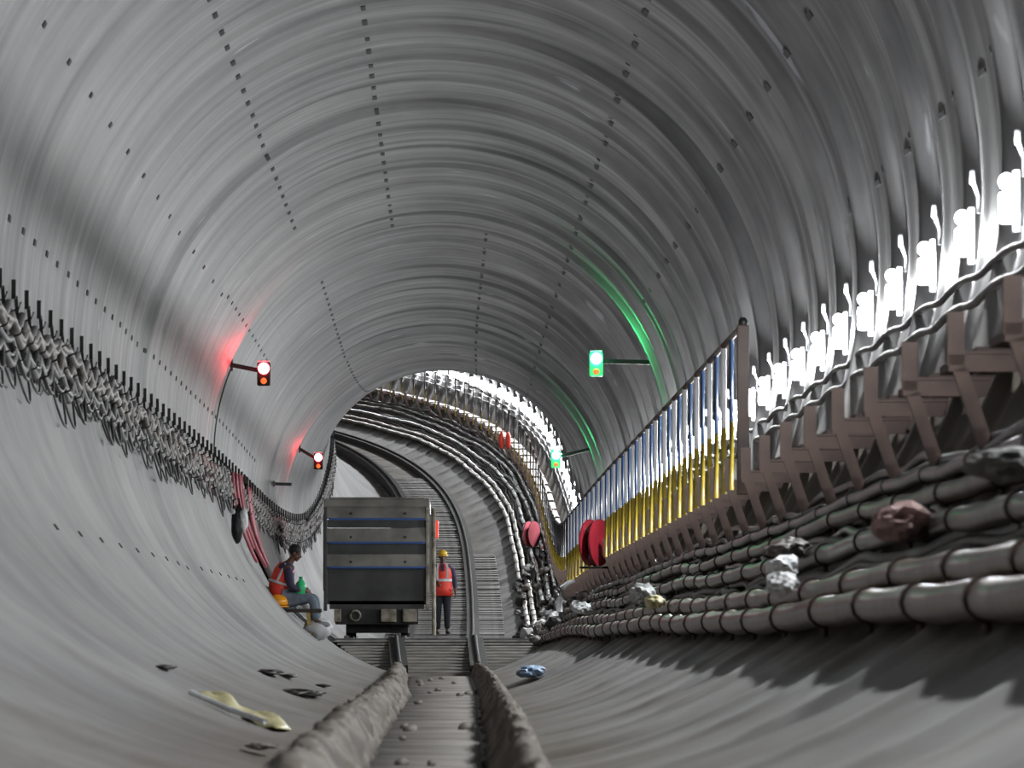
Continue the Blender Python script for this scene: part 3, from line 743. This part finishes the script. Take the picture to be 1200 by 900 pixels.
# worker sitting sideways on the plank
def sitting():
    y = 90.; org = W(y, 0, 0)
    t = thing('person', 'person sitting hunched on a plank against the left wall, orange-red vest', 'person', W(y, -2.2, 1.0))
    o_ = Vector((-2.2, 0, 1.0))
    def V(x, yy, z): return Vector((x, yy, z)) - o_
    J, B = {}, []
    J['hip'] = (V(-2.17, 0, 1.12), (.125, .14)); J['waist'] = (V(-2.21, 0, 1.27), (.11, .14)); J['chest'] = (V(-2.15, 0, 1.47), (.11, .16)); J['neck0'] = (V(-2.08, 0, 1.60), (.065, .075)); J['neck'] = (V(-2.045, 0, 1.66), .05); J['skull'] = (V(-2.02, 0, 1.71), .05)
    B += [('hip', 'waist'), ('waist', 'chest'), ('chest', 'neck0'), ('neck0', 'neck'), ('neck', 'skull')]
    for s, n in ((-1, 'r'), (1, 'l')):           # s<0: the camera side
        el = V(-2.06, s*.22, 1.28); wr = V(-1.90, s*.13, 1.22)
        J[n+'sh'] = (V(-2.10, s*.18, 1.55), .058); J[n+'el'] = (el, .042); J[n+'wrist'] = (wr, .027)
        B += [('chest', n+'sh'), (n+'sh', n+'el'), (n+'el', n+'wrist')]
        d = (wr-el).normalized()
        hand(J, B, n, wr, (1, -s*.5, -.1), (0, 0, 1), (0, -s, 0), (.3, -s*.3, 1))
        J[n+'hipj'] = (V(-2.10, s*.09, 1.10), .09); J[n+'knee'] = (V(-1.76 + (.0 if s < 0 else .04), s*.12, 1.13), .058); J[n+'ank'] = (V(-1.70, s*.11, .80), .038); J[n+'toe'] = (V(-1.58, s*.12, .745), (.035, .03))
        B += [('hip', n+'hipj'), (n+'hipj', n+'knee'), (n+'knee', n+'ank'), (n+'ank', n+'toe')]
    fx, P, rot = head_extra(V(-2.0, 0, 1.745), (1, -.15, -.42), (.35, 0, 1), .92)
    finish('body', [skin_mesh(J, B, 'b')], fx, 'skin', t)
    def sub(keys, bones, grow, name, m, over={}, vox=.011):
        JJ = {}
        for q in keys:
            p_, r = J[q]; r = r if isinstance(r, tuple) else (r, r)
            JJ[q] = (over.get(q, p_), (r[0]+grow, r[1]+grow))
        return finish(name, [skin_mesh(JJ, bones, name)], None, m, t, vox)
    sub(['hip', 'lhipj', 'lknee', 'lank', 'rhipj', 'rknee', 'rank'], [('hip', 'lhipj'), ('lhipj', 'lknee'), ('lknee', 'lank'), ('hip', 'rhipj'), ('rhipj', 'rknee'), ('rknee', 'rank')], .02, 'jeans', 'jeans')
    e1 = {n+'wrist': J[n+'el'][0].lerp(J[n+'wrist'][0], .8) for n in 'lr'}
    def sk(keys, g):
        JJ = {}
        for q in keys:
            p_, r = J[q]; r = r if isinstance(r, tuple) else (r, r); JJ[q] = (e1.get(q, p_), (r[0]+g, r[1]+g))
        return skin_mesh(JJ, list(zip(keys, keys[1:])), 'c')
    finish('shirt', [sk(['waist', 'chest', 'neck0'], .014), sk(['lsh', 'lel', 'lwrist'], .016), sk(['rsh', 'rel', 'rwrist'], .016)], lambda bm: [ell(bm, (J['chest'][0]+J[n+'sh'][0])/2 + Vector((0, 0, .03)), (.115, .10, .085)) for n in 'lr'], 'navy', t, .011)
    # vest
    sp = [(-2.17, 1.06, .165, .185), (-2.22, 1.20, .155, .185), (-2.21, 1.33, .145, .19), (-2.165, 1.47, .135, .185), (-2.11, 1.58, .11, .14)]
    bm = NB(); rings = []
    for i, (x, z, a, b) in enumerate(sp):
        n_ = Vector((sp[min(i+1, 4)][0]-sp[max(i-1, 0)][0], 0, sp[min(i+1, 4)][1]-sp[max(i-1, 0)][1])).normalized()
        ax = n_.cross(Vector((0, 1, 0))).normalized()
        rings.append([bm.verts.new(V(x, 0, z) + ax*a*math.cos(q) + Vector((0, b*math.sin(q), 0))) for q in [2*PI*k/26 for k in range(26)]])
    for A, Bq in zip(rings, rings[1:]):
        for k in range(26): bm.faces.new((A[k], A[(k+1) % 26], Bq[(k+1) % 26], Bq[k]))
    vest = obj('vest', bm, 'vest', t, True); vest.modifiers.new('s', 'SOLIDIFY').thickness = .008
    bm = NB(); 
    tube(bm, [V(-2.205, 0, 1.33) + Vector((.152*math.cos(q), .197*math.sin(q), .05*math.cos(q)*-1)) for q in [2*PI*k/26 for k in range(27)]], .02, 6, False)
    tube(bm, [V(-2.24, -.18, 1.36), V(-2.20, -.19, 1.47), V(-2.13, -.15, 1.60)], .02, 6)
    obj('reflective_band', bm, 'silver', vest, True)
    bm = NB(); ell(bm, P(0, -.022, .045), (.080, .094, .084), 18, 12, rot); obj('hair', bm, 'hair', t, True)
    bm = NB()
    for q in (-1, 1): ell(bm, P(q*.03, .080, .004), (.011, .006, .006), 8, 6, rot)
    obj('eyes', bm, 'eye', t, True)
    for s in (-1, 1):
        bm = NB(); ell(bm, V(-1.63, s*.115, .755), (.125, .046, .045), 14, 10); obj('boot', bm, 'greyshoe', t, True)
    # bench and things on it
    b = thing('plank_bench', 'dark plank bench with one yellow wooden leg against the left wall', 'bench', W(y, -2.0, .95))
    bm = NB(); box(bm, (-.02, 0, .0), (.78, .36, .05), bev=.008); obj('plank', bm, 'plank', b)
    bm = NB(); box(bm, (.20, -.13, -.20), (.05, .05, .36), Euler((0, math.radians(-6), 0))); obj('leg', bm, 'wood', b)
    bm = NB(); box(bm, (.22, .14, -.20), (.05, .05, .36)); obj('leg', bm, 'plank', b)
    h = thing('safety_helmet', 'orange safety helmet lying on the plank behind the sitting person', 'helmet', W(y, -2.24, .975))
    bm = NB(); ell(bm, (0, -.24, .09), (.145, .12, .11), 22, 14); bmesh.ops.delete(bm, geom=[v for v in bm.verts if v.co.z < .03], context='VERTS'); hs = obj('shell', bm, 'helmet_o', h, True); hs.modifiers.new('s', 'SOLIDIFY').thickness = .005
    bm = NB(); tube(bm, [(.15*math.cos(q), -.24+.125*math.sin(q), .03) for q in [2*PI*i/24 for i in range(25)]], .012, 6, False); obj('brim', bm, 'helmet_o', h, True)
    bm = NB(); box(bm, (0, -.2, .015), (.16, .2, .05)); obj('liner', bm, 'helmet_o', h)
    gb = NB(); crumple(gb, (0, 0, 0), (.15, .12, .12), 5, .4); o = obj('green_bag', gb, 'green', smooth=True); o.location = W(y-.05, -2.46, 1.17); tag(o, 'crumpled green plastic bag on the wall behind the sitting person', 'bag')
    bt = thing('green_bottle', 'green plastic bottle held in the lap of the sitting person', 'bottle', W(y-.1, -1.92, 1.16))
    bm = NB(); tube(bm, [(0, 0, 0), (0, 0, .02), (0, 0, .17), (0, 0, .21), (0, 0, .235)], [.055, .068, .068, .03, .022], 16); obj('bottle_body', bm, 'bottle', bt, True)
    bm = NB(); tube(bm, [(0, 0, .235), (0, 0, .26)], .025, 12); obj('cap', bm, 'green', bt, True)
    bm = NB(); crumple(bm, (0, 0, 0), (.20, .2, .15), 12, .25); o = obj('white_sack', bm, 'sack', smooth=True); o.location = W(y, -1.70, .69); tag(o, 'white stuffed sack under the feet of the sitting person', 'sack')
sitting()

# ------------------------------------------------------------------ loose objects
t = thing('red_hose_coil', 'pinkish red hose hanging in loops from the left cable hooks', 'hose', Wp(88, -178, 2.75))
for i, (dx, L_, w) in enumerate(((.02, .95, .06), (.05, .80, .05), (.09, 1.02, .07))):
    bm = NB(); pts = []
    for k in range(21):
        u = k/20; ang = -178 + 27*math.sin(PI*u)*L_
        yy = 88 + (u-.5)*w*14 + i*.5
        pts.append(Wp(yy, ang, 2.80 - .03*i) - Wp(88, -178, 2.75))
    tube(bm, pts, .024, 8); obj('hose_loop', bm, 'pinkhose', t, True)
t = thing('red_hose_coil', 'second red hose loop hanging beside the dark brown sheet', 'hose', Wp(95, -178, 2.75))
for i in range(2):
    bm = NB(); pts = [Wp(95 + (k/20-.5)*1.0 + i*.5, -178 + (24-3*i)*math.sin(PI*k/20), 2.80) - Wp(95, -178, 2.75) for k in range(21)]
    tube(bm, pts, .024, 8); obj('hose_loop', bm, 'pinkhose', t, True)
# hanging bag
T = Wp(85, -163, 2.80)
t = thing('hanging_bag', 'black and white bag hanging on the left wall before the red hose', 'bag', T)
bm = NB(); crumple(bm, (.03, 0, -.05), (.075, .10, .24), 3, .25); obj('bag_body', bm, 'black', t, True)
bm = NB(); crumple(bm, (.11, -.02, .02), (.06, .08, .15), 8, .3); obj('white_flap', bm, 'white', t, True)
bm = NB(); tube(bm, [(-.02, 0, .16), (-.02, 0, .28), (.05, 0, .30), (.08, 0, .14)], .014, 6); obj('strap', bm, 'black', t, True)
bm = NB(); ell(bm, (-.02, -.12, .12), (.03, .015, .03), 10, 8); obj('buckle', bm, 'white', t, True)
# dark brown sheet fixed to the wall
bm = NB(); T = Wp(98, -165, 2.86)
A = []
for j in range(7):
    yy = 94.5 + j*1.7
    A.append([(yy, -180.5 + k*4.8 - (1.5 if j % 2 else 0)) for k in range(9)])
V1 = [[bm.verts.new(Wp(yy, a, 2.845 - .03*math.sin(yy*2+a*.1)) - T) for yy, a in r] for r in A]
for j in range(6):
    for k in range(8): bm.faces.new((V1[j][k], V1[j+1][k], V1[j+1][k+1], V1[j][k+1]))
o = obj('brown_sheet', bm, 'brown', smooth=True); o.modifiers.new('s', 'SOLIDIFY').thickness = .02; o.location = T
tag(o, 'dark brown sheet hanging on the left wall behind the sitting person', 'sheet')
# steel sections leaning below the bench
for i, (y, a0, a1) in enumerate(((92, 218, 231), (95, 217, 229), (99, 219, 233))):
    bm = NB(); T = Wp(y, a0, 2.84); tube(bm, [Wp(y + k*.6, a0+(a1-a0)*k/10, 2.84) - T for k in range(11)], .035, 6)
    o = obj('steel_bar', bm, 'darksteel' if i != 1 else 'cable_grey'); o.location = T
    tag(o, ['dark steel bar lying on the curved floor right below the bench', 'grey steel bar lying between two dark bars below the bench', 'dark steel bar on the curved floor nearest the ramp'][i], 'bar')
# cable reels
def reel(y, a, h, r, label, m):
    t = thing('cable_reel', label, 'reel', W(y, a, h), (0, 0, math.radians(62)))
    for s in (-1, 1):
        bm = NB(); tube(bm, [(0, s*.07-.012, 0), (0, s*.07+.012, 0)], r, 32); obj('flange', bm, m, t)
    bm = NB(); tube(bm, [(0, -.06, 0), (0, .06, 0)], r*.5, 20); obj('hub', bm, 'black', t, True)
    bm = NB(); tube(bm, [(-.0, 0, 0), (0, 0, -r-.02)], .02, 6); box(bm, (0, 0, -r-.02), (.3, .3, .03)); obj('stand', bm, 'darksteel', t)
reel(86, 2.06, 1.82, .31, 'large red cable reel on the railing side, nearest of the two', 'red')
reel(152, 1.95, 1.42, .30, 'dark pinkish red cable reel far down by the railing', 'pinkhose')
# white hose end sticking up
bm = NB(); T = W(92, 1.72, .95)
tube(bm, [(-.02, 0, 0), (-.02, 0, .18), (.02, 0, .34), (.12, 0, .42), (.2, 0, .44)], [.05, .045, .04, .032, .025], 10)
o = obj('white_hose_end', bm, 'white', smooth=True); o.location = T; tag(o, 'white curved hose end sticking up among the dark cables below the red reel', 'hose')
# vest hung on the far railing
t = thing('hung_vest', 'small red vest hung over the far railing', 'vest', W(176, 1.98, 1.9))
for s in (-1, 1):
    bm = NB(); crumple(bm, (s*.09, 0, .15), (.07, .04, .24), 4+s, .2); obj('vest_half', bm, 'vest', t, True)

# cloths, blocks and rubble on the hoses
def bits(px):
    for i, (y, deg, r, s, m, lab, cat, name) in enumerate(px):
        bm = NB(); crumple(bm, (0, 0, 0), s, 30+i, .45); o = obj(name, bm, m)
        o.location = Wp(y, deg, r); tag(o, lab, cat)
bits([(31, -50, 2.66, (.07, .25, .06), 'white', 'greenish white crumpled plastic on the second brown hose', 'plastic', 'crumpled_plastic'),
      (33, -46, 2.66, (.10, .3, .045), 'cable_tan', 'grey crumpled cloth on the hoses above the white plastic', 'cloth', 'crumpled_cloth'),
      (29, -53, 2.66, (.07, .15, .05), 'sack', 'small white rag on the lowest brown hose', 'cloth', 'crumpled_cloth'),
      (25, -46, 2.68, (.11, .25, .07), 'cloth_pink', 'dusty pink cloth lump lying on the third hose', 'cloth', 'crumpled_cloth'),
      (20.5, -44, 2.62, (.12, .3, .05), 'cable_grey', 'long grey cloth strip on the third hose at the right edge', 'cloth', 'crumpled_cloth'),
      (54, -49, 2.64, (.10, .3, .08), 'sack', 'pale rag among the hoses right of the red reel', 'cloth', 'crumpled_cloth'),
      (48, -52, 2.66, (.07, .3, .05), 'yellowsheet', 'small yellowish scrap on the lower hoses', 'plastic', 'plastic_scrap'),
      (76, -50, 2.62, (.11, .3, .07), 'white', 'white plastic scrap low on the right where the hoses converge', 'plastic', 'plastic_scrap'),
      (63.8, -71, 2.84, (.13, .5, .06), 'bluebag', 'pale blue plastic bag beside the right kerb', 'bag', 'blue_bag')])
# clutter at the foot of the right wall near the ramp: individually placed lumps
for i in range(46):
    rr = random.Random(100+i); y = rr.uniform(96, 150); dg = rr.uniform(-60, -34)
    bm = NB(); s = rr.uniform(.05, .15); crumple(bm, (0, 0, 0), (s, s*1.4, s*.8), 200+i, .4, 2)
    o = obj('rubble_lump', bm, rr.choice(['concbits', 'darksteel', 'darksteel', 'cable_dark', 'cable_grey', 'sack'])); o.location = Wp(y, dg, 2.74)
    tag(o, 'small lump of site debris among the cables right of the ramp', 'debris', 'debris lumps right of the ramp')
# sheet on the left floor
bm = NB(); T = W(32.6, -.95, .16); G = []
for j in range(22):
    row = []
    for k in range(9):
        u, v = j/21, k/8
        a = -1.16 + .46*u; yy = 33.6 - 1.6*u + (v-.5)*2.4
        hh = wallh(a) + .012 + .055*math.sin(PI*v)*(.5+.5*math.sin(u*9))*math.sin(PI*u) + .012*math.sin(u*21+v*7)
        row.append(bm.verts.new(W(yy, a + .05*math.sin(v*5), hh) - T))
    G.append(row)
for j in range(21):
    for k in range(8): bm.faces.new((G[j][k], G[j+1][k], G[j+1][k+1], G[j][k+1]))
o = obj('plastic_sheet', bm, 'yellowsheet', smooth=True); o.modifiers.new('s', 'SOLIDIFY').thickness = .006; o.location = T
tag(o, 'crumpled pale yellow plastic sheet lying on the left floor near the kerb', 'sheet')
bm = NB(); T = W(31.2, -1.0, .15)
tube(bm, [W(31.8, -1.15, wallh(1.15)+.03) - T, W(31.4, -.95, wallh(.95)+.03) - T, W(31, -.76, wallh(.76)+.03) - T], .014, 6); o = obj('white_strip', bm, 'white', smooth=True); o.location = T
tag(o, 'white plastic strip at the edge of the yellow sheet', 'strip')
# dark mud clods on the left floor
for i, (y, dg, s) in enumerate(((47.9, -115, .10), (50, -113, .07), (45.2, -107.5, .10), (44.2, -108.5, .12), (52, -108, .06), (34.5, -119, .06), (30, -100, .08), (26.5, -103, .06))):
    bm = NB(); crumple(bm, (0, 0, 0), (s*1.1, s*5, s*.22), 60+i, .4); o = obj('mud_clod', bm, 'cable_dark' if i < 6 else 'kerb', smooth=True); o.location = Wp(y, dg, 2.885)
    tag(o, 'flat dark clod of mud stuck to the left floor', 'mud', 'mud clods on the left floor')
# rubble in the channel
for i in range(16):
    rr = random.Random(500+i); y = 24 + 70*rr.random(); s = rr.uniform(.015, .045)
    bm = NB(); crumple(bm, (0, 0, 0), (s, s*1.5, s*.7), 300+i, .4, 2); o = obj('channel_stone', bm, 'concbits', smooth=True)
    o.location = W(y, rr.uniform(kl(y)+.12, kr(y)-.18), .045); tag(o, 'small stone lying in the channel between the two kerbs', 'stone', 'stones in the channel')

# ------------------------------------------------------------------ world, camera, view
w = bpy.data.worlds.new('World'); sc.world = w; w.use_nodes = True
w.node_tree.nodes['Background'].inputs[0].default_value = (.5, .52, .55, 1); w.node_tree.nodes['Background'].inputs[1].default_value = 0.0
cd = bpy.data.cameras.new('camera'); cam = bpy.data.objects.new('camera', cd); COL.objects.link(cam)
cam.location = (.1117, 0, .5225)
cam.rotation_euler = (PI/2 + .03943, 0, -.00984)
cd.sensor_width = 36; cd.lens = 7600/1200*36; cd.clip_end = 800; cd.clip_start = .5
cd.dof.use_dof = True; cd.dof.focus_distance = 100; cd.dof.aperture_fstop = 13
sc.camera = cam
sc.view_settings.view_transform = 'Standard'; sc.view_settings.look = 'None'
sc.view_settings.gamma = 1; sc.view_settings.use_curve_mapping = False
sc.view_settings.exposure = 0.4
sc.cycles.use_denoising = True
sc.cycles.use_light_tree = True
sc.cycles.max_bounces = 7; sc.cycles.diffuse_bounces = 5; sc.cycles.glossy_bounces = 3
sc.cycles.sample_clamp_indirect = 6
